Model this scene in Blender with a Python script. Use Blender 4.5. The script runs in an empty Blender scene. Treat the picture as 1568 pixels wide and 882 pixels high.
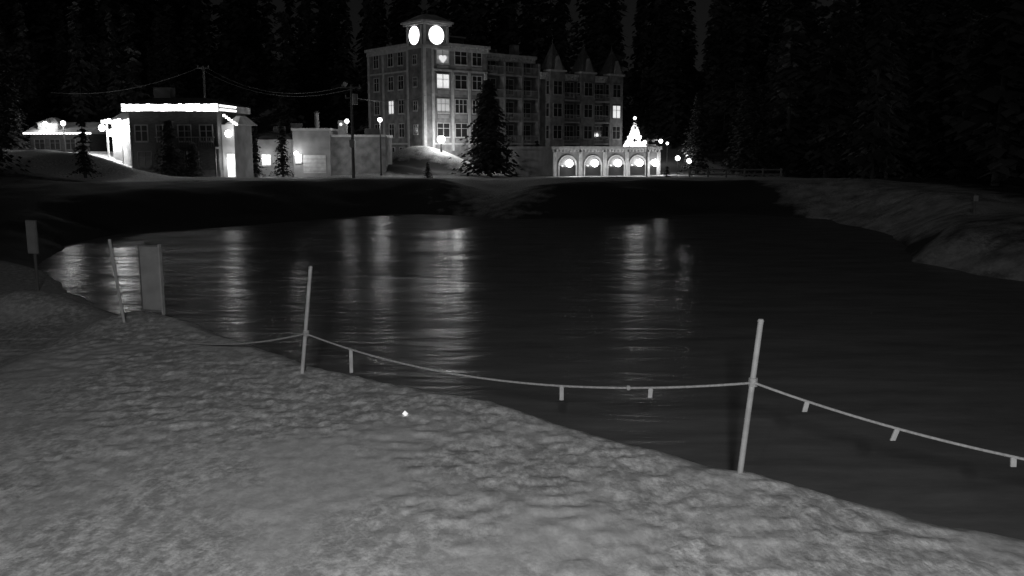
import bpy, math, random
import numpy as np
from mathutils import Vector
R = math.radians
scene = bpy.context.scene
scene.view_settings.view_transform = 'Standard'
scene.view_settings.look = 'None'
scene.view_settings.exposure = 0

# ------------------------------------------------------------------ world / moon
MOON_EL, MOON_AZ = R(20), R(200)
w = bpy.data.worlds.new("World"); scene.world = w; w.use_nodes = True
nt = w.node_tree; nt.nodes.clear()
sky = nt.nodes.new('ShaderNodeTexSky'); sky.sky_type = 'NISHITA'; sky.sun_disc = False
sky.sun_elevation = MOON_EL; sky.sun_rotation = MOON_AZ
bw = nt.nodes.new('ShaderNodeRGBToBW'); bg = nt.nodes.new('ShaderNodeBackground'); wo = nt.nodes.new('ShaderNodeOutputWorld')
nt.links.new(sky.outputs[0], bw.inputs[0]); nt.links.new(bw.outputs[0], bg.inputs[0]); nt.links.new(bg.outputs[0], wo.inputs[0])
bg.inputs[1].default_value = 0.0011
sl = bpy.data.lights.new("moon", 'SUN'); sl.energy = 0.045; sl.angle = R(0.5)
so = bpy.data.objects.new("moon", sl); scene.collection.objects.link(so)
d = Vector((math.sin(MOON_AZ)*math.cos(MOON_EL), math.cos(MOON_AZ)*math.cos(MOON_EL), math.sin(MOON_EL)))
so.rotation_euler = d.to_track_quat('Z', 'Y').to_euler()

# ------------------------------------------------------------------ materials
def mat(name, c, rough=0.8, var=0.0, scale=3.0, bump=0.0, bscale=20.0, spec=0.3, metal=0.0, stretch=(1,1,1), bdist=0.05):
    m = bpy.data.materials.new(name); m.use_nodes = True
    n = m.node_tree; b = n.nodes['Principled BSDF']
    b.inputs['Roughness'].default_value = rough
    b.inputs['Specular IOR Level'].default_value = spec
    b.inputs['Metallic'].default_value = metal
    tc = n.nodes.new('ShaderNodeTexCoord'); mp = n.nodes.new('ShaderNodeMapping'); mp.inputs['Scale'].default_value = stretch
    n.links.new(tc.outputs['Object'], mp.inputs[0])
    nz = n.nodes.new('ShaderNodeTexNoise'); nz.inputs['Scale'].default_value = scale; nz.inputs['Detail'].default_value = 6
    n.links.new(mp.outputs[0], nz.inputs['Vector'])
    cr = n.nodes.new('ShaderNodeValToRGB')
    lo, hi = c*(1-var), c*(1+var)
    cr.color_ramp.elements[0].position = 0.3; cr.color_ramp.elements[1].position = 0.7
    cr.color_ramp.elements[0].color = (lo, lo, lo, 1); cr.color_ramp.elements[1].color = (hi, hi, hi, 1)
    n.links.new(nz.outputs['Fac'], cr.inputs[0]); n.links.new(cr.outputs[0], b.inputs['Base Color'])
    if bump:
        n2 = n.nodes.new('ShaderNodeTexNoise'); n2.inputs['Scale'].default_value = bscale; n2.inputs['Detail'].default_value = 5
        n.links.new(mp.outputs[0], n2.inputs['Vector'])
        bp = n.nodes.new('ShaderNodeBump'); bp.inputs['Strength'].default_value = bump; bp.inputs['Distance'].default_value = bdist
        n.links.new(n2.outputs['Fac'], bp.inputs['Height']); n.links.new(bp.outputs[0], b.inputs['Normal'])
    return m
def emis(name, s, c=1.0):
    m = bpy.data.materials.new(name); m.use_nodes = True
    n = m.node_tree; b = n.nodes['Principled BSDF']
    b.inputs['Base Color'].default_value = (.8, .8, .8, 1)
    b.inputs['Emission Color'].default_value = (c, c, c, 1); b.inputs['Emission Strength'].default_value = s
    return m
M = {}
M['brick'] = mat('brick_wall', .19, .9, .4, 1.2)
M['darkbrick'] = mat('dark_brick_wall', .09, .9, .35, 1.2)
M['wood'] = mat('stained_wood', .05, .8, .4, 2, stretch=(1, 1, 6))
M['stucco'] = mat('stucco', .25, .9, .25, .8)
M['trim'] = mat('painted_trim', .45, .6, .22, 2)
M['roof'] = mat('snowy_roof', .5, .9, .35, .8)
M['slate'] = mat('roof_slate', .12, .8, .3, 3)
M['glass'] = mat('dark_glass', .03, .15, .2, 1, spec=.5)
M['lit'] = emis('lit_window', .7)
M['dim'] = emis('dim_window', .06)
M['bulb'] = emis('lamp_bulb', 8)
M['strip'] = emis('light_string', 3)
M['clock'] = emis('clock_face', 4.5)
M['metal'] = mat('galvanised_steel', .3, .5, .15, 5, metal=.4)
M['pole'] = mat('weathered_pole', .16, .9, .3, 4, stretch=(1, 1, .2))
M['black'] = mat('black_paint', .04, .6, .2, 5)
M['white'] = mat('worn_white_paint', .42, .7, .2, 6)
M['board'] = mat('faded_board', .33, .8, .2, 2.5)
M['rope'] = mat('rope', .36, .9, .25, 30)
M['bark'] = mat('bark', .08, .95, .3, 6, stretch=(1, 1, .3))
M['needles'] = mat('conifer_needles', .045, .9, .6, .7)
M['frost'] = mat('frosted_needles', .08, .9, .8, .12)

def snow_material():
    m = bpy.data.materials.new('trodden_snow'); m.use_nodes = True
    n = m.node_tree; b = n.nodes['Principled BSDF']; L = n.links.new
    b.inputs['Roughness'].default_value = .85; b.inputs['Specular IOR Level'].default_value = .15
    tc = n.nodes.new('ShaderNodeTexCoord')
    mp = n.nodes.new('ShaderNodeMapping'); mp.inputs['Scale'].default_value = (1, .6, 1); mp.inputs['Rotation'].default_value = (0, 0, R(25))
    L(tc.outputs['Object'], mp.inputs[0])
    a = n.nodes.new('ShaderNodeTexNoise'); a.inputs['Scale'].default_value = 7.5; a.inputs['Detail'].default_value = 9; a.inputs['Roughness'].default_value = .66
    L(mp.outputs[0], a.inputs['Vector'])
    cr = n.nodes.new('ShaderNodeValToRGB'); e = cr.color_ramp.elements
    e[0].position = .42; e[0].color = (.45, .45, .45, 1); e[1].position = .64; e[1].color = (.93, .93, .93, 1)
    L(a.outputs['Fac'], cr.inputs[0])
    l = n.nodes.new('ShaderNodeTexNoise'); l.inputs['Scale'].default_value = .45; l.inputs['Detail'].default_value = 4
    L(tc.outputs['Object'], l.inputs['Vector'])
    c2 = n.nodes.new('ShaderNodeValToRGB'); c2.color_ramp.elements[0].position = .4; c2.color_ramp.elements[0].color = (.3, .3, .3, 1); c2.color_ramp.elements[1].position = .56; c2.color_ramp.elements[1].color = (1, 1, 1, 1)
    L(l.outputs['Fac'], c2.inputs[0])
    mx = n.nodes.new('ShaderNodeMixRGB'); L(c2.outputs[0], mx.inputs[0]); mx.inputs[1].default_value = (.6, .6, .6, 1); L(cr.outputs[0], mx.inputs[2])
    at = n.nodes.new('ShaderNodeAttribute'); at.attribute_name = 'earth_shade'
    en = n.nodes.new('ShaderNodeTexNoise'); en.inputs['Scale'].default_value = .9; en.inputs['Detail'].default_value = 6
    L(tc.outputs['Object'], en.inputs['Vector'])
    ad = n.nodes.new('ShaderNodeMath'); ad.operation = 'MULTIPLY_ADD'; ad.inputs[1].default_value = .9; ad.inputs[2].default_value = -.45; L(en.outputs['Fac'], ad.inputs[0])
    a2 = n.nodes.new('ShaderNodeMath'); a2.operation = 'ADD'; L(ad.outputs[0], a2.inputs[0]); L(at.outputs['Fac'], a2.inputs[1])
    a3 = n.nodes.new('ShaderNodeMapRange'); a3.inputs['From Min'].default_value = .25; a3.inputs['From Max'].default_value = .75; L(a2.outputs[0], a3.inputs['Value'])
    m2 = n.nodes.new('ShaderNodeMixRGB'); L(a3.outputs[0], m2.inputs[0]); L(mx.outputs[0], m2.inputs[1]); m2.inputs[2].default_value = (.06, .06, .06, 1)  # snow colour darkened where bank shade is painted in
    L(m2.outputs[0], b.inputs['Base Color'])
    f = n.nodes.new('ShaderNodeTexNoise'); f.inputs['Scale'].default_value = 9; f.inputs['Detail'].default_value = 9; f.inputs['Roughness'].default_value = .7
    L(mp.outputs[0], f.inputs['Vector'])
    st = n.nodes.new('ShaderNodeMath'); st.operation = 'MULTIPLY_ADD'; st.inputs[1].default_value = .45; st.inputs[2].default_value = .1; L(c2.outputs[0], st.inputs[0])
    bp = n.nodes.new('ShaderNodeBump'); bp.inputs['Distance'].default_value = .08; L(st.outputs[0], bp.inputs['Strength'])
    L(f.outputs['Fac'], bp.inputs['Height']); L(bp.outputs[0], b.inputs['Normal'])
    return m
M['snow'] = snow_material()

def water_material():
    # half-frozen pond: dark slush (diffuse) with a wet, wind-rippled film
    m = bpy.data.materials.new('pond_water'); m.use_nodes = True
    n = m.node_tree; n.nodes.clear(); L = n.links.new
    out = n.nodes.new('ShaderNodeOutputMaterial'); mixs = n.nodes.new('ShaderNodeMixShader')
    df = n.nodes.new('ShaderNodeBsdfDiffuse')
    gl = n.nodes.new('ShaderNodeBsdfGlossy'); gl.inputs['Color'].default_value = (.9, .9, .9, 1)
    L(df.outputs[0], mixs.inputs[1]); L(gl.outputs[0], mixs.inputs[2]); L(mixs.outputs[0], out.inputs[0])
    tc = n.nodes.new('ShaderNodeTexCoord')
    mp = n.nodes.new('ShaderNodeMapping'); mp.inputs['Scale'].default_value = (.3, 1, 1); mp.inputs['Location'].default_value = (3.7, 1.2, 0); L(tc.outputs['Object'], mp.inputs[0])
    big = n.nodes.new('ShaderNodeTexNoise'); big.inputs['Scale'].default_value = .34; big.inputs['Detail'].default_value = 9; big.inputs['Roughness'].default_value = .66; big.inputs['Distortion'].default_value = 2.0
    L(mp.outputs[0], big.inputs['Vector'])
    mr = n.nodes.new('ShaderNodeMapRange'); mr.inputs['From Min'].default_value = .36; mr.inputs['From Max'].default_value = .64
    mr.inputs['To Min'].default_value = .05; mr.inputs['To Max'].default_value = .27
    L(big.outputs['Fac'], mr.inputs['Value']); L(mr.outputs[0], mixs.inputs[0])
    fr = n.nodes.new('ShaderNodeTexNoise'); fr.inputs['Scale'].default_value = 1.1; fr.inputs['Detail'].default_value = 8; fr.inputs['Roughness'].default_value = .7; L(mp.outputs[0], fr.inputs['Vector'])
    cr = n.nodes.new('ShaderNodeValToRGB'); cr.color_ramp.elements[0].position = .35; cr.color_ramp.elements[0].color = (.17, .17, .17, 1); cr.color_ramp.elements[1].position = .68; cr.color_ramp.elements[1].color = (.27, .27, .27, 1)
    L(fr.outputs['Fac'], cr.inputs[0]); L(cr.outputs[0], df.inputs[0])
    gl.inputs['Roughness'].default_value = .22
    s = n.nodes.new('ShaderNodeTexNoise'); s.inputs['Scale'].default_value = 1.3; s.inputs['Detail'].default_value = 6; s.inputs['Distortion'].default_value = .8
    L(mp.outputs[0], s.inputs['Vector'])
    bp = n.nodes.new('ShaderNodeBump'); bp.inputs['Strength'].default_value = .55; bp.inputs['Distance'].default_value = .14
    L(s.outputs['Fac'], bp.inputs['Height']); L(bp.outputs[0], gl.inputs['Normal'])
    return m
M['water'] = water_material()

# ------------------------------------------------------------------ helpers
def empty(name, loc=(0, 0, 0), rz=0.0):
    o = bpy.data.objects.new(name, None); o.empty_display_size = .5
    o.location = loc; o.rotation_euler = (0, 0, rz); scene.collection.objects.link(o); return o
def mesh_obj(name, v, f, m, parent=None, loc=None, smooth=False):
    me = bpy.data.meshes.new(name); me.from_pydata([tuple(p) for p in v], [], f); me.update()
    if m: me.materials.append(m)
    if smooth: me.polygons.foreach_set('use_smooth', [True]*len(me.polygons))
    o = bpy.data.objects.new(name, me); scene.collection.objects.link(o)
    if parent: o.parent = parent
    if loc: o.location = loc
    return o
class Geo:
    """collects geometry in local metres, one child mesh per named part"""
    def __init__(s): s.p = {}
    def _g(s, part, m): return s.p.setdefault((part, m), ([], []))
    def add(s, part, m, v, f):
        V, F = s._g(part, m); k = len(V); V.extend(v); F.extend([tuple(i+k for i in q) for q in f])
    def box(s, part, m, x0, x1, y0, y1, z0, z1):
        v = [(x, y, z) for z in (z0, z1) for y in (y0, y1) for x in (x0, x1)]
        s.add(part, m, v, [(0, 2, 3, 1), (4, 5, 7, 6), (0, 1, 5, 4), (2, 6, 7, 3), (0, 4, 6, 2), (1, 3, 7, 5)])
    def tube(s, part, m, a, b, r0, r1, n=8):
        a, b = Vector(a), Vector(b); q = (b-a).to_track_quat('Z', 'Y')
        v = []
        for c, r in ((a, r0), (b, r1)):
            for i in range(n):
                t = 2*math.pi*i/n; v.append(tuple(c+q @ Vector((r*math.cos(t), r*math.sin(t), 0))))
        f = [(i, (i+1) % n, n+(i+1) % n, n+i) for i in range(n)]+[tuple(range(n))[::-1], tuple(range(n, 2*n))]
        s.add(part, m, v, f)
    def ball(s, part, m, c, r):
        v = []; f = []; n = 8; k = 5
        for j in range(k+1):
            ph = math.pi*j/k
            for i in range(n):
                t = 2*math.pi*i/n; v.append((c[0]+r*math.sin(ph)*math.cos(t), c[1]+r*math.sin(ph)*math.sin(t), c[2]+r*math.cos(ph)))
        for j in range(k):
            for i in range(n): f.append((j*n+i, (j+1)*n+i, (j+1)*n+(i+1) % n, j*n+(i+1) % n))
        s.add(part, m, v, f)
    def pyramid(s, part, m, x0, x1, y0, y1, z0, z1, top=.0):
        cx, cy = (x0+x1)/2, (y0+y1)/2
        v = [(x0, y0, z0), (x1, y0, z0), (x1, y1, z0), (x0, y1, z0)]
        for (x, y, z) in list(v): v.append((cx+(x-cx)*top, cy+(y-cy)*top, z1))
        s.add(part, m, v, [(3, 2, 1, 0), (0, 1, 5, 4), (1, 2, 6, 5), (2, 3, 7, 6), (3, 0, 4, 7), (4, 5, 6, 7)])
    def fbox(s, part, m, face, a0, a1, o0, o1, z0, z1):
        k, p = face     # 'F': plane y=p facing -y ; 'L': plane x=p facing -x ; 'R': plane x=p facing +x
        if k == 'F': s.box(part, m, a0, a1, p-o1, p-o0, z0, z1)
        elif k == 'L': s.box(part, m, p-o1, p-o0, a0, a1, z0, z1)
        else: s.box(part, m, p+o0, p+o1, a0, a1, z0, z1)
    def window(s, face, a, z, wd, h, glass='glass', panes=2, frame='trim'):
        t = .1
        s.fbox('windows', glass, face, a-wd/2, a+wd/2, .0, .03, z, z+h)
        s.fbox('window_frames', frame, face, a-wd/2-t, a-wd/2, 0, .1, z-t, z+h+t)
        s.fbox('window_frames', frame, face, a+wd/2, a+wd/2+t, 0, .1, z-t, z+h+t)
        s.fbox('window_frames', frame, face, a-wd/2, a+wd/2, 0, .1, z+h, z+h+t)
        s.fbox('window_frames', frame, face, a-wd/2-.05, a+wd/2+.05, 0, .18, z-t-.06, z)
        for i in range(1, panes):
            c = a-wd/2+wd*i/panes
            s.fbox('window_frames', frame, face, c-.04, c+.04, .03, .08, z, z+h)
        s.fbox('window_frames', frame, face, a-wd/2, a+wd/2, .03, .07, z+h*.62, z+h*.62+.06)
    def build(s, parent):
        for (part, m), (v, f) in s.p.items(): mesh_obj(part, v, f, M[m], parent)
def lamp(name, parent, loc, power, size=.15):
    l = bpy.data.lights.new(name, 'POINT'); l.energy = power; l.shadow_soft_size = size
    o = bpy.data.objects.new(name, l); scene.collection.objects.link(o); o.location = loc
    if parent: o.parent = parent
    return o

# ------------------------------------------------------------------ terrain
shore = np.array([(-9.0, 23.2), (-6.2, 20.6), (-3.1, 17.2), (-1.3, 15.9), (.5, 14.8), (1.95, 13.2), (3.1, 12.0), (3.7, 11.8), (4.4, 11.1), (5.2, 10.3), (6.1, 9.8), (9, 8.6),
 (16, 7), (26, 9), (27, 20), (19.4, 32.8), (17.4, 39), (20, 45), (21.9, 50.7), (21.8, 62.4), (16.1, 67), (8, 63), (.7, 62.5), (-4.5, 65.4), (-9.1, 66.5), (-13, 62.4), (-17.9, 55.8),
 (-23.1, 51.9), (-23.3, 45), (-20.9, 39), (-16.3, 31.4), (-12.5, 26.7), (-10.4, 25)])
def vnoise(x, y, s, seed=0):
    x = x/s+seed*17.3; y = y/s+seed*9.1
    xi = np.floor(x).astype(np.int64); yi = np.floor(y).astype(np.int64); fx = x-xi; fy = y-yi
    fx = fx*fx*(3-2*fx); fy = fy*fy*(3-2*fy)
    def h(a, b):
        k = (a*374761393+b*668265263+seed*1013) & 0xffffffff
        k = ((k ^ (k >> 13))*1274126177) & 0xffffffff
        return ((k ^ (k >> 16)) & 0xffff)/65535.0*2-1
    return (h(xi, yi)*(1-fx)+h(xi+1, yi)*fx)*(1-fy)+(h(xi, yi+1)*(1-fx)+h(xi+1, yi+1)*fx)*fy
def sstep(t): t = np.clip(t, 0, 1); return t*t*(3-2*t)
def gauss(x, y, cx, cy, rx, ry): return np.exp(-((x-cx)/rx)**2-((y-cy)/ry)**2)
def terrain(x, y):
    x = np.asarray(x, float); y = np.asarray(y, float)
    wx = x+.5*vnoise(x, y, 3.0, 5)*sstep((y-24)/8)+.08*vnoise(x, y, .7, 6); wy = y+.6*vnoise(x, y, 3.5, 7)*sstep((y-24)/8)+.1*vnoise(x, y, .8, 8)
    dmin = np.full(x.shape, 1e9); ins = np.zeros(x.shape, bool); n = len(shore)
    for i in range(n):
        ax, ay = shore[i]; bx, by = shore[(i+1) % n]; ex, ey = bx-ax, by-ay
        t = np.clip(((wx-ax)*ex+(wy-ay)*ey)/(ex*ex+ey*ey), 0, 1)
        dmin = np.minimum(dmin, np.hypot(wx-ax-t*ex, wy-ay-t*ey))
        c = ((ay > wy) != (by > wy))
        with np.errstate(divide='ignore', invalid='ignore'):
            c &= wx < (bx-ax)*(wy-ay)/(by-ay+1e-12)+ax
        ins ^= c
    sd = np.where(ins, -dmin, dmin)
    far = sstep((y-40)/25)
    land = 1.0+1.25*far
    left = sstep((-9.2-x)/1.6)*sstep((y-12)/3)*(1-sstep((y-36)/14))
    land = land-.5*left
    land = land-.55*sstep((y-80)/12)*(1-sstep((y-125)/10))
    width = 1.5+.6*sstep((y-20)/8)+7.5*far
    prof = np.where(sd > 0, 1-(1-np.clip(sd/width, 0, 1))**1.5, 0)
    z = np.where(sd > 0, land*prof, np.maximum(sd*.8, -1.0))
    on = sstep(sd/2)
    # relief
    z += on*.14*gauss(x, y, -8.6, 20.3, 1.3, 1.3)
    z += on*.55*gauss(x, y, -13.6, 24.2, 2.0, 1.5)
    z += on*(2.6*sstep((-34-x)/9)*sstep((y-66)/18))                       # left terrace
    z += on*1.3*gauss(x, y, -36.5, 80, 4, 3)
    z += on*3.4*gauss(x, y, -11.5, 112.5, 6.5, 4)+on*1.2*gauss(x, y, -14, 104, 5, 3)
    z += on*1.1*gauss(x, y, 25, 38, 5, 5)+on*.7*gauss(x, y, 26.5, 56, 2.5, 13)
    z += on*.5*gauss(x, y, -17, 90, 7, 2)+on*.4*gauss(x, y, 20, 92, 9, 2.5)
    z -= on*.9*gauss(x, y, -1, 77, 3.5, 7)                                 # ramp down to the pond
    z += 24*sstep((y-130)/130)+14*sstep((np.abs(x-5)-60)/90)*sstep((y-20)/60)
    z += on*.12*vnoise(x, y, 6, 1)*sstep((y-25)/10)+on*.09*vnoise(x, y, 2.2, 2)*sstep((y-28)/10)
    near = (1-sstep((y-24)/12))
    smooth = .3+.7*sstep((vnoise(x, y, 2.5, 11)+(x+y*.9-7.0)*.25)+.5)
    z += on*near*smooth*(.01*vnoise(x*.8+y*.3, y-x*.2, .42, 3)+.024*vnoise(x, y, .16, 4)+.02*vnoise(x, y, 1.3, 9))
    # dark soil tone that also paints in the shade of banks and mounds
    earth_shade = sstep((y-36)/8)*(1-sstep((sd-width*.98)/2.0))*np.where(x < 19, 1, 1-.6*sstep((x-19)/3))
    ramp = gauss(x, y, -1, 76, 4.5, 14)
    earth_shade = np.maximum(earth_shade*(1-.8*ramp), np.minimum(1, 1.7*gauss(x, y, -11.5, 105, 7.5, 4.6)))
    earth_shade = np.maximum(earth_shade, .55*sstep((x-15)/3)*sstep((y-28)/4)*(1-sstep((y-44)/6)))
    earth_shade = np.maximum(earth_shade, .8*sstep((x-29)/4)*sstep((y-25)/5))
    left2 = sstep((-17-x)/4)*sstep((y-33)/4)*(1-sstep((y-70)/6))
    earth_shade = np.maximum(earth_shade, left2)
    return z, earth_shade
def height(x, y): return terrain(x, y)[0]
def axis(segs):
    out = [segs[0][0]]
    for a, b, st in segs: out += list(np.linspace(a, b, max(2, int(round((b-a)/st))+1))[1:])
    return np.array(out)
xs = axis([(-420, -120, 20), (-120, -60, 3), (-60, -28, .8), (-28, -10, .35), (-10, 7, .065), (7, 28, .35), (28, 60, .8), (60, 120, 3), (120, 420, 20)])
ys = axis([(-60, 0, 6), (0, 5, .5), (5, 21, .065), (21, 30, .25), (30, 125, .45), (125, 200, 4), (200, 620, 20)])
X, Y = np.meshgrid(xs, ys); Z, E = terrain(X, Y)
nx, ny = len(xs), len(ys)
co = np.stack([X, Y, Z], -1).reshape(-1, 3)
idx = np.arange(nx*ny).reshape(ny, nx)
q = np.stack([idx[:-1, :-1], idx[:-1, 1:], idx[1:, 1:], idx[1:, :-1]], -1).reshape(-1, 4)
def np_mesh(name, co, quads, m, k=4, smooth=True, attr=None):
    me = bpy.data.meshes.new(name)
    me.vertices.add(len(co)); me.vertices.foreach_set('co', np.asarray(co, np.float32).ravel())
    me.loops.add(len(quads)*k); me.loops.foreach_set('vertex_index', quads.ravel().astype(np.int32))
    me.polygons.add(len(quads)); me.polygons.foreach_set('loop_start', (np.arange(len(quads))*k).astype(np.int32))
    try: me.polygons.foreach_set('loop_total', np.full(len(quads), k, np.int32))
    except Exception: pass
    me.update(calc_edges=True); me.validate()
    if attr is not None:
        a = me.attributes.new('earth_shade', 'FLOAT', 'POINT'); a.data.foreach_set('value', np.asarray(attr, np.float32).ravel())
    if smooth: me.polygons.foreach_set('use_smooth', np.ones(len(me.polygons), bool))
    me.materials.append(m)
    o = bpy.data.objects.new(name, me); scene.collection.objects.link(o); return o
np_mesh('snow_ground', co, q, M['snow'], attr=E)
def gz(x, y): return float(height(np.array([x]), np.array([y]))[0])
mesh_obj('pond_water', [(-40, 5, 0), (40, 5, 0), (40, 80, 0), (-40, 80, 0)], [(0, 1, 2, 3)], M['water'])

# ------------------------------------------------------------------ conifers
def conifer(rng, h, r, layers, per, clumps, leaf, bare=.08, gap=.12):
    V = []; F = []
    for i in range(layers):
        t = bare+(1-bare)*(i+rng.random()*.8)/layers
        z = h*t; rad = r*((1-t)**.85)*(.75+.5*rng.random())+.06*r
        for b in range(max(3, int(per*(.4+.6*(1-t))))):
            if rng.random() < gap: continue
            a = rng.random()*6.283; ln = rad*(.6+.55*rng.random()); droop = .22+.25*rng.random()
            ca, sa = math.cos(a), math.sin(a)
            for c in range(clumps):
                u = (c+.7)/clumps; s = leaf*(1.15-.6*u)*(.7+.6*rng.random())
                px = ca*ln*u+rng.gauss(0, leaf*.25); py = sa*ln*u+rng.gauss(0, leaf*.25); pz = z-droop*ln*u*u*1.1+rng.gauss(0, leaf*.15)
                k = len(V); ta = a+rng.gauss(0, .7); dx, dy = math.cos(ta)*s, math.sin(ta)*s
                V += [(px-dy*.5, py+dx*.5, pz+s*.1), (px-dx*.1, py-dy*.1, pz+s*.28), (px+dy*.5, py-dx*.5, pz-s*.05), (px+dx, py+dy, pz-s*.45)]
                F.append((k, k+1, k+2, k+3))
    return V, F
def pine(name, x, y, h, r, seed, dens=1.0, m='needles', zoff=0.0, leaf=None, gap=.12):
    rng = random.Random(seed); z = gz(x, y)+zoff
    e = empty(name, (x, y, z))
    V, F = conifer(rng, h, r, int(h*3.0*dens), 15, 7, leaf or r*.2, gap=gap)
    mesh_obj('foliage', V, F, M[m], e)
    g = Geo(); g.tube('trunk', 'bark', (0, 0, -.3), (0, 0, h*.97), h*.018+.05, .02, 8)
    for i in range(14):
        t = .12+.8*i/14; a = i*2.4; ln = r*(1-t)*.8
        g.tube('limbs', 'bark', (0, 0, h*t), (math.cos(a)*ln, math.sin(a)*ln, h*t-.2*ln), .035, .01, 5)
    g.build(e); return e
pine('pine_tree', -2.7, 104, 10.6, 4.4, 3, .95, leaf=.8, gap=.22)
pine('pine_tree', -23.3, 91, 6.2, 1.25, 4, 1.4)
pine('pine_tree', -27.8, 97, 6.6, 1.1, 5, 1.4)
pine('pine_tree', -35.8, 75, 5.4, 1.3, 6)
pine('pine_tree', -33.0, 86.5, 5.6, 1.9, 7, 1.3)
pine('pine_tree', -31.2, 87.5, 3.6, 1.6, 27, 1.3)
pine('pine_tree', -41.5, 70, 13.5, 3.2, 8)
pine('pine_tree', -49, 88, 9, 2.2, 18)
pine('pine_tree', 21.5, 104, 9.5, 2.4, 9)
pine('pine_tree', 25.8, 99, 12.0, 2.9, 10)
pine('pine_tree', 29.5, 107, 10.5, 2.6, 11)
pine('pine_tree', 34, 96, 12.5, 3.0, 41)
pine('pine_tree', 2.9, 103.5, 4.2, 1.2, 12, 1.5)
pine('spruce_shrub', -8.3, 88, 1.6, .7, 13, 2)
pine('spruce_shrub', 15.6, 90, 1.1, .6, 14, 2)

def forest(name, spots, seed, m):
    rng = random.Random(seed); protos = []
    for i in range(6):
        V, F = conifer(rng, 1.0, .15, 26, 9, 3, .055, bare=.05)
        n = 5; k = len(V)
        V = list(V)+[(.012*math.cos(j*1.2566), .012*math.sin(j*1.2566), -.05) for j in range(n)]+[(0, 0, .96)]*4
        F = list(F)+[(k+j, k+(j+1) % n, k+n, k+n+1) for j in range(n)]
        protos.append((np.array(V), np.array(F)))
    cs = []; qs = []; off = 0
    sx = np.array([s[0] for s in spots]); sy = np.array([s[1] for s in spots]); sz = height(sx, sy)
    for i, (x, y, h) in enumerate(spots):
        V, F = protos[i % 6]; a = rng.random()*6.28; c, s = math.cos(a), math.sin(a); wd = h*(.75+.4*rng.random())
        P = np.stack([(V[:, 0]*c-V[:, 1]*s)*wd+x, (V[:, 0]*s+V[:, 1]*c)*wd+y, V[:, 2]*h+sz[i]], -1)
        cs.append(P); qs.append(F+off); off += len(P)
    np_mesh(name, np.concatenate(cs), np.concatenate(qs), M[m], smooth=False)
rng = random.Random(21)
sp = []
for i in range(420):
    x = rng.uniform(-130, 140); y = rng.uniform(152, 215); sp.append((x, y, rng.uniform(16, 29)))
for i in range(50):
    x = rng.uniform(-95, -50); y = rng.uniform(118, 150); sp.append((x, y, rng.uniform(12, 20)))
for i in range(130):
    x = rng.uniform(29, 100); y = rng.uniform(58, 150)
    if x/y > .27 and not (x < 34 and y < 75): sp.append((x, y, rng.uniform(13, 24)))
forest('conifer_forest', sp, 5, 'frost')

# ------------------------------------------------------------------ hotel
HB = 2.3
hotel = empty('clock_tower_hotel', (-11.1, 116, HB), R(39.6)); g = Geo()
F0 = ('F', 0.0); FL = 3.12
g.box('walls', 'brick', 0, 10, 0.0, 14, -1, 15.6)
g.box('walls', 'darkbrick', 10.0, 20, 1.6, 14, -1, 15.0)
g.box('walls', 'darkbrick', 20.0, 36, 0.3, 14, -1, 12.8)
g.box('roof', 'roof', .3, 9.9, .3, 13.7, 15.6, 15.75); g.box('roof', 'roof', 10, 20, 1.8, 13.7, 15, 15.15); g.box('roof', 'roof', 20, 35.8, .5, 13.7, 12.8, 12.95)
g.box('penthouse', 'darkbrick', 5.2, 9.2, 4, 9, 15.75, 17.3); g.box('penthouse', 'trim', 5.0, 9.4, 3.8, 9.2, 17.3, 17.5)
g.box('penthouse', 'darkbrick', 12.2, 15.5, 5, 9, 15.15, 16.4)
g.box('chimney', 'brick', 17.2, 18.2, 3, 4, 15.15, 17.0)
for (a, b, y0, z) in ((-.35, 10.35, 0, 15.6), (10.35, 20, 1.6, 15.0), (19.7, 36.35, .3, 12.8)):
    g.box('cornice', 'trim', a, b, y0-.45, y0+.02, z-.05, z+.35); g.box('cornice', 'trim', a+.1, b-.1, y0-.25, y0-.01, z-.6, z-.05)
    k = a+.3
    while k < b-.3: g.box('cornice', 'trim', k, k+.18, y0-.4, y0-.25, z-.3, z-.05); k += .55
g.box('cornice', 'trim', -.45, -.01, .02, 14.2, 15.55, 15.95); g.box('cornice', 'trim', -.25, -.01, .02, 14, 15.0, 15.55)
for z in (3.0, 12.4): g.fbox('string_courses', 'trim', F0, 1.1, 10.05, .0, .12, z, z+.22); g.fbox('string_courses', 'trim', ('L', 0.0), 3.7, 14, .0, .12, z, z+.22)
for a in (1.15, 4.25, 7.0, 9.7): g.fbox('pilasters', 'trim', F0, a-.17, a+.17, .0, .2, 2.2, 12.4)
for a in (3.9, 10, 13.8): g.fbox('pilasters', 'trim', ('L', 0.0), a-.15, a+.15, .0, .18, -1, 15)
lit = {(0, 3): 'lit', (0, 4): 'dim', (0, 2): 'dim'}
for fl in range(1, 5):
    for bi, a in enumerate((2.75, 5.65, 8.3)):
        gl = lit.get((bi, fl), 'glass')
        g.window(F0, a, fl*FL+.9, 1.9 if bi < 2 else 1.5, 1.7, gl, 3 if fl == 2 else 2)
        g.fbox('spandrels', 'stucco', F0, a-.9, a+.9, .0, .06, fl*FL+.15, fl*FL+.6)
hv = []; nn = 24
for side in (-.14, -.11):
    for i in range(nn):
        t = 2*math.pi*i/nn; hx = .58*(math.sin(t)**3); hz = .036*(13*math.cos(t)-5*math.cos(2*t)-2*math.cos(3*t)-math.cos(4*t))
        hv.append((2.75+hx, side, 13.95+hz))
g.add('heart_ornament', 'lit', hv, [tuple(range(nn)), tuple(range(nn, 2*nn))[::-1]]+[(i, (i+1) % nn, nn+(i+1) % nn, nn+i) for i in range(nn)])
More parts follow.
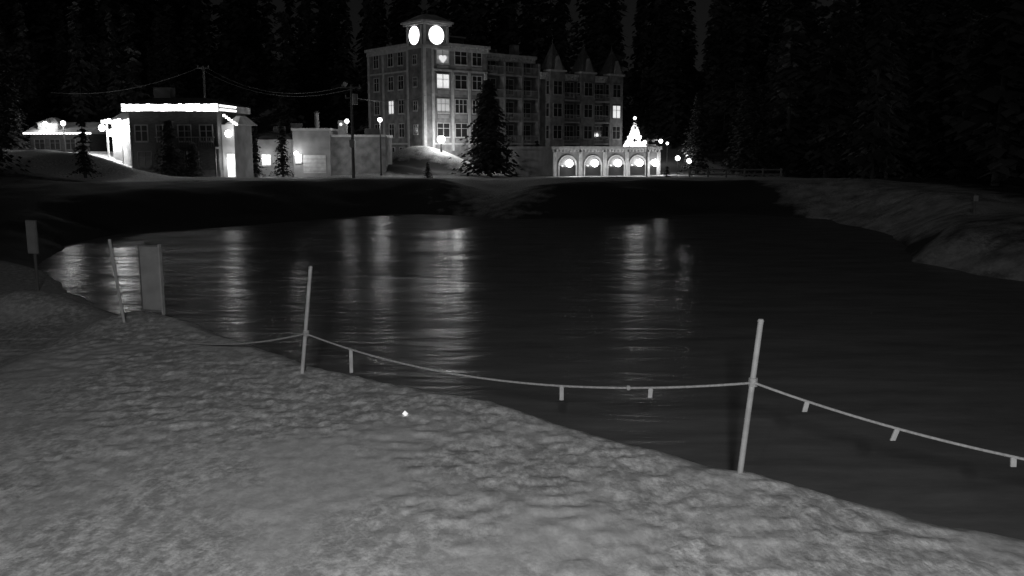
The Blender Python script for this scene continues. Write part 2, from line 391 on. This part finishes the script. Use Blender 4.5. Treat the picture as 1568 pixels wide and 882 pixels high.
for fl in range(0, 5):
    for a in (5.6, 8.1, 11.8):
        g.window(('L', 0.0), a, fl*FL+.9, 1.2, 1.7, 'lit' if (fl == 2 and a == 8.1) else 'glass')
TX0, TX1, TY0, TY1 = -.45, 1.05, -.35, 3.45
g.box('tower', 'brick', TX0, TX1, TY0, TY1, -1, 15.5)
for (a, b, c, e_) in ((TX0-.08, TX0+.35, TY0-.08, TY0+.35), (TX1-.3, TX1+.05, TY0-.08, TY0-.01), (TX0-.08, TX0-.01, TY1-.35, TY1)):
    g.box('tower_quoins', 'trim', a, b, c, e_, -1, 15.2)
g.box('tower', 'brick', -.45, 3.35, -.45, 3.4, 15.5, 18.0)
g.box('tower_belt', 'trim', -.6, 3.5, -.6, 3.55, 15.1, 15.5)
for (a, b) in ((-.5, -.15), (3.05, 3.4)):
    g.box('tower_quoins', 'trim', a, b, -.52, -.451, 15.5, 17.9)
for (a, b) in ((-.1, .2), (3.05, 3.4)):
    g.box('tower_quoins', 'trim', -.52, -.451, a, b, 15.5, 17.9)
g.box('tower_eaves', 'trim', -.8, 3.7, -.8, 3.75, 18.0, 18.25); g.box('tower_eaves', 'trim', -1.0, 3.9, -1.0, 3.95, 18.25, 18.5)
g.pyramid('tower_roof', 'roof', -.95, 3.85, -.95, 3.9, 18.5, 19.4, .35); g.tube('finial', 'metal', (1.45, 1.45, 19.4), (1.45, 1.45, 20.6), .06, .02)
for z in (1.5, 4.4, 7.4, 10.4, 13.2):
    g.window(('L', TX0), 1.55, z, .8, 1.1, 'glass')
def disc(part, m, c, ax, r, n=32, t=.05):
    v = []
    for o_ in (0, t):
        for i in range(n):
            a = 2*math.pi*i/n
            v.append((c[0]+r*math.cos(a), c[1]-o_, c[2]+r*math.sin(a)) if ax == 'y' else (c[0]-o_, c[1]+r*math.cos(a), c[2]+r*math.sin(a)))
    g.add(part, m, v, [tuple(range(n)), tuple(range(n, 2*n))[::-1]]+[(i, (i+1) % n, n+(i+1) % n, n+i) for i in range(n)])
for ax, c in (('y', (1.45, -.46, 16.75)), ('x', (-.46, 1.5, 16.75))):
    disc('clock_rim', 'trim', c, ax, 1.22, t=.08)
    c2 = (c[0], c[1]-.1, c[2]) if ax == 'y' else (c[0]-.1, c[1], c[2])
    disc('clock_face', 'clock', c2, ax, 1.12)
    for ang, ln in ((R(35), .5), (R(140), .8)):
        e1 = Vector((math.cos(ang)*ln, 0, math.sin(ang)*ln)) if ax == 'y' else Vector((0, math.cos(ang)*ln, math.sin(ang)*ln))
        o = Vector((c2[0], c2[1]-.08, c2[2])) if ax == 'y' else Vector((c2[0]-.08, c2[1], c2[2]))
        g.tube('clock_hands', 'black', o, o+e1, .012, .008, 5)
for fl in range(0, 5):
    for i in range(3):
        a = 11.8+i*3.2
        g.window(('F', 1.6), a, fl*FL+.6, 1.8, 2.0, 'glass', 2, 'stucco')
        if fl:
            g.fbox('balconies', 'stucco', ('F', 1.6), a-1.4, a+1.4, .01, 1.3, fl*FL-.1, fl*FL+.1)
            g.fbox('balconies', 'stucco', ('F', 1.6), a-1.4, a+1.4, 1.24, 1.3, fl*FL+1.05, fl*FL+1.15)
            for k in range(12): g.fbox('balconies', 'stucco', ('F', 1.6), a-1.38+k*.245, a-1.34+k*.245, 1.25, 1.29, fl*FL+.1, fl*FL+1.05)
for a in (10.25, 13.4, 16.6, 19.7): g.fbox('pilasters', 'brick', ('F', 1.6), a-.15, a+.15, .0, 1.35, -1, 14.3)
for bi, a in enumerate((22.3, 28.4, 34.4)):
    g.box('bay_windows', 'brick', a-1.4, a+1.4, -.7, .29, -1, 13.3)
    g.box('bay_cornice', 'trim', a-1.6, a+1.6, -.9, .6, 13.3, 13.55)
    g.pyramid('gable_spires', 'slate', a-1.35, a+1.35, -.85, 1.7, 13.55, 17.3, .04)
    g.tube('finial', 'metal', (a, .5, 17.1), (a, .5, 17.9), .05, .015)
    g.add('gable_fronts', 'stucco', [(a-.8, -.95, 13.55), (a+.8, -.95, 13.55), (a, -.95, 15.5), (a-.8, -.6, 13.55), (a+.8, -.6, 13.55), (a, -.3, 15.5)], [(0, 1, 2), (0, 2, 5, 3), (1, 4, 5, 2)])
    for fl in range(0, 4):
        g.window(('F', -.7), a, fl*FL+.8, 1.6, 1.8, 'lit' if (bi == 2 and fl == 2) else 'glass', 2, 'stucco')
        g.window(('L', a-1.4), -.2, fl*FL+.8, .6, 1.8, 'glass', 1, 'stucco')
for a in (25.3, 31.4):
    for fl in range(0, 4):
        g.window(('F', .3), a, fl*FL+.6, 2.0, 2.0, 'glass', 3, 'stucco')
        if fl:
            g.fbox('balconies', 'stucco', ('F', .3), a-1.5, a+1.5, .01, 1.0, fl*FL-.1, fl*FL+.1)
            g.fbox('balconies', 'stucco', ('F', .3), a-1.5, a+1.5, .94, 1.0, fl*FL+1.0, fl*FL+1.1)
            for k in range(12): g.fbox('balconies', 'stucco', ('F', .3), a-1.48+k*.265, a-1.44+k*.265, .95, .99, fl*FL+.1, fl*FL+1.0)
g.build(hotel)
lamp('terrace_light', hotel, (2.4, -3.4, 3.6), 720, .2)
lamp('terrace_light', hotel, (-1.6, -2.0, 3.8), 110, .2)
lamp('facade_light', hotel, (35, -3.5, 4.5), 170, .2)
lamp('facade_light', hotel, (-5, 7.5, 5.0), 110, .2)

def lamp_post(name, x, y, h, power, globe=.24, m='bulb'):
    z = gz(x, y); e = empty(name, (x, y, z)); g = Geo()
    g.tube('base', 'black', (0, 0, -.3), (0, 0, .5), .16, .12); g.tube('pole', 'black', (0, 0, .5), (0, 0, h-.35), .09, .06)
    g.tube('cap_collar', 'black', (0, 0, h-.35), (0, 0, h-.22), .06, .14)
    g.ball('globe', m, (0, 0, h), globe); g.tube('hood', 'black', (0, 0, h+globe*.8), (0, 0, h+globe*.8+.18), .3, .04)
    g.build(e); lamp('lamp_light', e, (0, -.5, h-.1), power, .2); return e
lamp_post('street_lamp', -13.9, 95, 6.2, 230, .26, 'strip')
lamp_post('street_lamp', -8.8, 111.6, 1.5, 300, .5)
lamp_post('street_lamp', -44.8, 90, 3.0, 330, .24)

# ------------------------------------------------------------------ lodge on the left
lodge = empty('timber_lodge', (-38.2, 90, 2.2), R(-3)); g = Geo()
g.box('walls', 'wood', 0, 9.0, 0, 8, -1, 6.3)
g.box('plinth', 'darkbrick', -.06, 9.06, -.06, 8.06, -1, .5)
g.pyramid('roof', 'slate', -.4, 9.4, -.5, 8.5, 6.95, 7.7, .5); g.box('eaves', 'trim', -.4, 9.4, -.5, 8.5, 6.3, 6.95)
g.box('chimney', 'darkbrick', .6, 2.4, 4.5, 5.8, 7.2, 8.9)
for a in (1.2, 3.4, 5.6, 7.8): g.window(F0, a, 3.4, 1.2, 1.5, 'glass', 2, 'brick')
for a in (1.4, 3.8, 6.2): g.window(F0, a, .9, 1.3, 1.4, 'glass', 2, 'darkbrick')
g.box('balcony', 'wood', 3.2, 9.2, -1.5, -.01, 2.6, 2.8)
for k in range(24): g.box('balcony_rail', 'wood', 3.25+k*.25, 3.31+k*.25, -1.48, -1.43, 2.8, 3.7)
g.box('balcony_rail', 'brick', 3.2, 9.2, -1.5, -1.41, 3.7, 3.78)
for a in (3.3, 6.2, 9.1): g.box('balcony_posts', 'wood', a-.08, a+.08, -1.45, -1.29, -1, 2.6)
for a in (.1, 3.0, 6.0, 8.9): g.fbox('timber_frame', 'wood', F0, a-.08, a+.08, .0, .07, .5, 6.1)
rg = random.Random(2)
for row, z in ((0, 6.82), (1, 6.43)):
    k = -.4
    while k < 9.3:
        g.box('eave_light_strip', 'strip', k, k+.33, -.62, -.52, z-.13+rg.uniform(-.05, .03), z+.14+rg.uniform(-.05, .05)); k += .36
    k = -.4
    while k < 4: g.box('eave_light_strip', 'strip', 9.42, 9.52, k, k+.16, z-.07, z+.08); k += .3
# left porch: white-painted, flood-lit
g.box('porch', 'trim', -2.6, -.01, 1.5, 6, 1, 5.2); g.pyramid('porch_roof', 'roof', -3.0, -.05, 1.0, 6.4, 5.2, 6.3, .35)
g.box('porch_posts', 'trim', -2.75, -2.6, .6, .75, .5, 5.1); g.box('porch_posts', 'trim', -1.3, -1.15, .6, .75, .5, 5.1)
g.box('porch_beam', 'trim', -3.0, -.05, .55, .8, 5.1, 5.35)
for k in range(9):
    g.box('porch_eave_strip', 'strip', -3.1+.34*k, -2.8+.34*k, .4, .5, 5.1+.08*(k % 2), 5.45+.08*(k % 3))
for (bx, bz, br) in ((-2.3, 4.2, .4), (-1.2, 3.4, .3), (-.7, 4.6, .4), (-1.9, 2.7, .25), (-3.3, 4.7, .35)): g.ball('porch_lamps', 'bulb', (bx, .9, bz), br)
g.box('annex', 'stucco', 9.05, 10.3, .8, 6, -1, 5.0); g.pyramid('annex_roof', 'roof', 9.55, 10.9, .3, 6.4, 5.0, 5.9, .3)
for k in range(6): g.box('annex_eave_strip', 'strip', 9.5+.24*k, 9.72+.24*k, .1, .2, 5.75-.17*k, 6.0-.17*k)
g.ball('annex_lamp', 'bulb', (9.9, .3, 4.1), .36); g.ball('annex_lamp', 'bulb', (9.9, .4, 1.6), .25)
g.fbox('lit_doorway', 'lit', ('F', .8), 9.5, 10.25, .01, .06, -.2, 2.1)
g.build(lodge)
lamp('door_light', lodge, (10.0, -.2, 1.4), 150, .15); lamp('porch_light', lodge, (-1.6, .1, 4.0), 420, .2)
lamp('annex_light', lodge, (10.1, -.2, 4.3), 80, .2)

def lit_tree(name, x, y, h, r, seed, nb, m='bulb', power=200, zb=None, br=.1):
    e = pine(name, x, y, h, r, seed, 1.3, zoff=0 if zb is None else zb-gz(x, y)); rng = random.Random(seed*7); g = Geo()
    for i in range(nb):
        t = ((i+.5)/nb)**1.25; a = i*2.39; rr = r*(1-t)**1.1*(.7+.3*rng.random())
        g.ball('string_lights', m, (math.cos(a)*rr, math.sin(a)*rr, h*(.05+.8*t)), br*(.7+.6*rng.random()))
    g.ball('tree_star', m, (0, 0, h+.1), br*1.3); g.build(e)
    lamp('tree_glow', e, (0, -r-.8, h*.45), power, .3); return e
lit_tree('christmas_tree', 14.7, 108, 3.6, 1.4, 31, 170, m='strip', power=140, zb=4.7, br=.15)

# ------------------------------------------------------------------ service building (mid left)
svc = empty('service_building', (-24.4, 100, 2.1), R(2)); g = Geo()
g.box('walls', 'stucco', 0, 4.1, 0, 8, -1, 4.7); g.box('parapet', 'trim', -.12, 4.2, -.15, 8, 4.7, 4.95)
g.box('walls', 'brick', 4.11, 10.2, .6, 8, -1, 4.0); g.box('parapet', 'trim', 4.22, 10.35, .4, 8, 4.0, 4.25)
g.box('walls', 'stucco', -4.2, -.01, 1, 7, -1, 3.7); g.pyramid('roof', 'roof', -4.5, -.13, .7, 7.3, 3.7, 4.5, .4)
g.box('garage_door', 'trim', 1.1, 3.6, -.06, -.002, 0, 2.0)
for k in range(4): g.box('garage_door', 'stucco', 1.1, 3.6, -.09, -.062, .45*k+.2, .45*k+.24)
g.window(F0, .6, 1.2, .6, .8, 'lit', 1)
g.window(('F', 1.0), -3.2, .9, .9, 1.1, 'lit', 2); g.window(('F', 1.0), -1.5, .9, .9, 1.1, 'dim', 2)
g.tube('vent_stack', 'metal', (2.2, 3, 4.7), (2.2, 3, 6.7), .28, .25); g.tube('vent_cap', 'metal', (2.2, 3, 6.7), (2.2, 3, 6.95), .42, .1)
g.box('roof_unit', 'metal', 4.6, 5.5, 3, 4, 4.25, 5.9); g.box('roof_unit', 'metal', -2.8, -1.6, 3, 4, 4.3, 5.2); g.box('roof_unit', 'darkbrick', 7.6, 9.4, 3, 5, 4.2, 5.0)
g.box('roof_unit', 'brick', -1.0, .2, 4, 5, 4.2, 5.6)
g.ball('wall_lamp', 'bulb', (.4, -.3, 2.2), .25); g.ball('wall_lamp', 'bulb', (-3.4, .6, 1.6), .2)
g.tube('roof_mast', 'metal', (5.9, 1.2, 4.2), (5.9, 1.2, 5.6), .05, .05); g.ball('mast_lamp', 'bulb', (5.9, 1.1, 5.75), .24)
g.ball('mast_lamp', 'lit', (5.2, 1.1, 5.4), .18)
g.build(svc)
lamp('wall_light', svc, (.4, -1.4, 2.0), 150, .2); lamp('wall_light', svc, (-3.4, -.2, 1.8), 70, .2); lamp('mast_light', svc, (5.9, .1, 6.0), 60, .2)
lamp('wall_light', svc, (7, -3.4, 2.0), 110, .2)

# far-left shop with bright eaves
shop = empty('village_shop', (-60.0, 112, 3.9), R(-4)); g = Geo()
g.box('walls', 'wood', 0, 7.6, 0, 6, -1, 2.7); g.box('eaves', 'trim', -.5, 8.1, -.5, 6.5, 2.7, 2.9)
g.add('gable_roof', 'roof', [(-.5, -.5, 2.9), (8.1, -.5, 2.9), (8.1, 6.5, 2.9), (-.5, 6.5, 2.9), (-.5, 3, 4.2), (8.1, 3, 4.2)], [(0, 1, 5, 4), (2, 3, 4, 5), (0, 4, 3), (1, 2, 5)])
k = -.5
while k < 8.1: g.box('eave_light_strip', 'strip', k, k+.3, -.62, -.52, 2.65, 2.85); k += .42
for a in (1.2, 3.2, 5.2): g.window(F0, a, .8, 1.2, 1.2, 'glass', 2, 'darkbrick')
g.box('dormer', 'trim', 1.0, 3.6, .2, 3, 2.9, 4.0); g.pyramid('dormer_roof', 'roof', .8, 3.8, 0, 3.2, 4.0, 4.7, .2)
g.ball('gable_lamp', 'bulb', (2.3, -.3, 3.9), .3)
g.build(shop); lamp('gable_light', shop, (2.3, -.9, 3.9), 170, .2); lamp('path_light', shop, (8.5, -6, 2.8), 600, .2)

# ------------------------------------------------------------------ restaurant with wall lamps
rest = empty('restaurant_building', (4.4, 98, 1.5), R(25.8)); g = Geo()
g.box('walls', 'stucco', 0, 14.2, 0, 11, -1, 3.2)
g.box('parapet', 'trim', -.15, 14.35, -.2, .0, 3.2, 3.55); g.box('parapet', 'stucco', -.2, -.001, .01, 11, 3.2, 3.55)
g.box('roof', 'roof', .0, 14.2, .01, 11, 3.2, 3.4)
k = 0
while k < 14.2: g.box('dentils', 'trim', k, k+.2, -.14, -.001, 2.95, 3.2); k += .45
for a in (.25, 3.55, 6.7, 9.65, 12.5, 14.0):
    g.box('piers', 'trim', a-.2, a+.2, -.16, -.002, -1, 2.93)
for i, a in enumerate((1.9, 5.15, 8.2, 11.1, 13.25)):
    hw = 1.05 if i < 4 else .5
    g.box('windows', 'glass', a-hw, a+hw, -.04, -.003, .3, 1.5)
    n = 14
    for j in range(n):
        t0, t1 = math.pi*j/n, math.pi*(j+1)/n; v = []
        for t in (t0, t1):
            for rr in (hw, hw+.12):
                for o_ in (-.003, -.12): v.append((a+rr*math.cos(t), o_, 1.5+rr*math.sin(t)*.95))
        g.add('arches', 'trim', v, [(1, 3, 7, 5), (0, 1, 5, 4), (2, 6, 7, 3)])
    g.box('arches', 'trim', a-hw-.12, a-hw, -.12, -.003, -.4, 1.5); g.box('arches', 'trim', a+hw, a+hw+.12, -.12, -.003, -.4, 1.5)
    g.tube('wall_lamp_bracket', 'black', (a, 0, 2.0), (a, -.4, 1.95), .03, .03, 6)
    g.ball('wall_lamp', 'bulb', (a, -.45, 1.7), .42)
g.build(rest)
for a in (1.9, 5.15, 8.2, 11.1, 13.4): lamp('wall_light', rest, (a, -1.1, 1.5), 60, .15)
for i, lm in enumerate([(11.3, 2, 4.1), (12.8, 1.2, 4.0), (16.0, -1, 2.2), (17.2, -1.6, 1.9), (12.2, 2.4, 4.7), (15.2, 0, 3.9)]):
    e = empty('festoon_lamp', (0, 0, 0)); e.parent = rest
    g = Geo(); g.ball('bulb', 'bulb', lm, .28 if i < 4 else .16); g.tube('stem', 'black', (lm[0], lm[1], lm[2]-.2), (lm[0], lm[1], lm[2]-3.6 if i in (2, 3, 5) else lm[2]-1.0), .03, .03, 6); g.build(e)
lamp('terrace_light', rest, (12.5, 1, 4.4), 80, .2); lamp('terrace_light', rest, (16.5, -2, 2.6), 80, .2)

# ------------------------------------------------------------------ poles and wires
def utility(name, x, y, h, cross=(1.9, 1.2), box=True):
    z = gz(x, y); e = empty(name, (x, y, z)); g = Geo()
    g.tube('pole', 'pole', (0, 0, -.5), (0, 0, h), .17, .11, 10)
    for i, c in enumerate(cross):
        zz = h-.35-i*1.0; g.box('crossarm', 'pole', -c/2, c/2, -.2, -.1, zz, zz+.14)
        for s in (-1, 1): g.tube('insulator', 'white', (s*c*.44, -.15, zz+.14), (s*c*.44, -.15, zz+.36), .06, .04, 8)
    if box:
        g.tube('transformer', 'metal', (.38, -.2, h-1.9), (.38, -.2, h-.9), .27, .27, 12)
        g.tube('floodlight', 'metal', (-.35, -.25, h+.1), (-.5, -.55, h+.0), .12, .24, 10)
        g.box('meter_box', 'metal', -.25, .25, -.4, -.17, h*.33, h*.33+.8)
    g.build(e); return Vector((x, y, z+h))
p1 = utility('utility_pole', -15.6, 88, 9.0)
p2 = utility('utility_pole', -36.6, 108, 12.2, (1.4,), False)
def line(name, pts_sets, r, m):
    c = bpy.data.curves.new(name, 'CURVE'); c.dimensions = '3D'; c.bevel_depth = r; c.bevel_resolution = 2
    for pts in pts_sets:
        s = c.splines.new('POLY'); s.points.add(len(pts)-1)
        for i, p in enumerate(pts): s.points[i].co = (*p, 1)
    c.materials.append(M[m]); o = bpy.data.objects.new(name, c); scene.collection.objects.link(o); return o
def sagp(a, b, s, n=24):
    a, b = Vector(a), Vector(b); return [a.lerp(b, i/n)-Vector((0, 0, 4*s*(i/n)*(1-i/n))) for i in range(n+1)]
line('power_lines', [sagp(p1+Vector((-.8, 0, -.2)), p2+Vector((.4, 0, -.2)), 1.6), sagp(p1+Vector((.8, 0, -.2)), p2+Vector((-.4, 0, -.3)), 1.9),
     sagp(p1+Vector((0, 0, -1.2)), (-9, 122, 13), 1.0), sagp(p2, (-60, 118, 12), 1.2)], .025, 'pole')

z = gz(14.0, 93); e = empty('twin_arm_lamp_post', (14.0, 93, z)); g = Geo()
g.tube('pole', 'metal', (0, 0, -.4), (0, 0, 4.0), .1, .07, 10); g.box('crossarm', 'metal', -1.5, 1.4, -.06, .06, 3.75, 3.87)
g.box('crossarm', 'metal', -.9, .9, -.05, .05, 3.25, 3.34)
for s in (-1.35, -.6, .6, 1.3): g.tube('lamp_head', 'metal', (s, 0, 3.9), (s, -.22, 3.72), .1, .17, 10)
g.ball('lamp_bulb', 'bulb', (1.35, -.28, 3.68), .2); g.build(e); lamp('lamp_light', e, (1.35, -.7, 3.5), 40, .15)

z = gz(24.2, 46.5); e = empty('marker_post', (24.2, 46.5, z)); g = Geo(); g.tube('post', 'pole', (0, 0, -.3), (0, 0, 1.1), .07, .06); g.box('plate', 'board', -.12, .12, -.1, -.07, .7, 1.0); g.build(e)
e = empty('rail_fence', (17.5, 88.0, gz(19, 88))); g = Geo()
for k in range(6): g.box('posts', 'pole', k*1.8-.07, k*1.8+.07, -.07, .07, -.6, 1.0)
for zz in (.35, .8): g.box('rails', 'pole', -.1, 9.1, -.12, -.072, zz, zz+.14)
g.build(e)

# ------------------------------------------------------------------ rope fence on the near bank
fence = empty('rope_fence'); g = Geo()
P1b, P1t = (2.80, 10.5, gz(2.86, 10.5)-.3), (3.0, 10.5, 2.92)
P2b, P2t = (-3.78, 15.4, gz(-3.78, 15.4)-.3), (-3.53, 15.4, 2.91)
P3b, P3t = (8.1, 6.6, .6), (8.2, 6.6, 2.8)
P4b, P4t = (-8.7, 19.6, gz(-8.7, 19.6)-.3), (-8.93, 19.6, 2.95)
for a, b, r in ((P1b, P1t, .037), (P2b, P2t, .035), (P3b, P3t, .04), (P4b, P4t, .035)):
    g.tube('posts', 'white', a, b, r, r*.92, 12); bb = Vector(b); g.tube('post_caps', 'white', bb, bb+Vector((0, 0, .03)), r*1.1, r*.8, 12)
def rp(a, b, s, t): a, b = Vector(a), Vector(b); return a.lerp(b, t)-Vector((0, 0, 4*s*t*(1-t)))
A1, A2, A3, A4 = (2.94, 10.46, 2.17), (-3.65, 15.36, 1.74), (8.15, 6.56, 2.1), (-8.7, 19.5, 1.0)
for a in (A1, A2, A3): g.tube('rope_knots', 'rope', (a[0], a[1]+.04, a[2]-.05), (a[0], a[1]+.04, a[2]+.05), .055, .055, 10)
def tag(a, b, s, t, ln, tilt=0.0):
    p = rp(a, b, s, t); w_ = .028
    g.add('rope_tags', 'white', [(p.x-w_, p.y-.02, p.z), (p.x+w_, p.y-.02, p.z), (p.x+w_+tilt, p.y-.03, p.z-ln), (p.x-w_+tilt, p.y-.03, p.z-ln), (p.x-w_, p.y+.0, p.z), (p.x+w_, p.y+.0, p.z), (p.x+w_+tilt, p.y-.01, p.z-ln), (p.x-w_+tilt, p.y-.01, p.z-ln)],
          [(0, 1, 2, 3), (7, 6, 5, 4), (0, 4, 5, 1), (3, 2, 6, 7), (0, 3, 7, 4), (1, 5, 6, 2)])
tag(A2, A1, .39, .14, .40); tag(A2, A1, .39, .66, .2); tag(A2, A1, .39, .83, .13, -.01)
tag(A1, A3, .31, .1, .12, -.03); tag(A1, A3, .31, .255, .13, -.05); tag(A1, A3, .31, .43, .1)
pk = rp(A2, A1, .39, .79); g.ball('rope_knots', 'rope', tuple(pk), .035)
g.build(fence)
c = line('rope', [[rp(A2, A1, .39, i/40) for i in range(41)], [rp(A1, A3, .31, i/30) for i in range(31)], [rp(A2, A4, .28, i/30) for i in range(31)]], .016, 'rope')
c.parent = fence

# ------------------------------------------------------------------ signs
z = gz(-8.45, 20.8); e = empty('notice_sign', (-8.58, 20.9, z), R(-16)); g = Geo()
g.box('board', 'board', -.28, .25, -.02, .02, .1, 1.62)
g.box('edge_frame', 'white', .251, .29, -.045, .04, .0, 1.68); g.box('edge_frame', 'pole', -.31, -.281, -.04, .04, .05, 1.66)
g.box('cap_rail', 'pole', -.28, .25, -.035, .03, 1.621, 1.66); g.box('lower_rail', 'pole', -.28, .25, -.035, .03, .06, .099)
g.box('legs', 'white', .255, .285, -.03, .03, -.5, -.001); g.box('legs', 'pole', -.31, -.285, -.03, .03, -.5, .049)
g.build(e)
z = gz(-15.7, 29); e = empty('information_sign', (-15.7, 29, z), R(-20)); g = Geo()
g.tube('post', 'pole', (0, 0, -.4), (0, 0, 2.3), .05, .045, 8); g.box('board', 'board', -.2, .2, -.09, -.055, 1.25, 2.3); g.box('board_frame', 'metal', -.23, .23, -.054, -.04, 1.22, 2.33)
g.build(e)

x, y = -1.62, 12.95; e = empty('ice_glint', (x, y, gz(x, y)+.02)); g = Geo()
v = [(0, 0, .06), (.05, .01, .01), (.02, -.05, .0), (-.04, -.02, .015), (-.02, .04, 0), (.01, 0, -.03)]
g.add('glowing_ice', 'lit', v, [(0, 2, 1), (0, 3, 2), (0, 4, 3), (0, 1, 4), (5, 1, 2), (5, 2, 3), (5, 3, 4), (5, 4, 1)]); g.build(e)  # glint painted in: the speck emits its own light

# ------------------------------------------------------------------ floodlight on the webcam mast
fl = bpy.data.lights.new("webcam_floodlight", 'SPOT'); fl.energy = 5200; fl.spot_size = R(90); fl.spot_blend = 1.0; fl.shadow_soft_size = .35
LP = Vector((-.3, -3.8, 6.9))
fo = bpy.data.objects.new("webcam_floodlight", fl); scene.collection.objects.link(fo); fo.location = LP
fo.rotation_euler = (LP-Vector((.3, 15, 1))).to_track_quat('Z', 'Y').to_euler()

cam = bpy.data.cameras.new('camera'); cam.lens = 31.18; cam.sensor_width = 36; cam.clip_end = 2000; cam.clip_start = .1
co_ = bpy.data.objects.new('camera', cam); scene.collection.objects.link(co_); co_.location = (0, 0, 5)
co_.rotation_euler = (R(90-9.04), 0, 0); scene.camera = co_
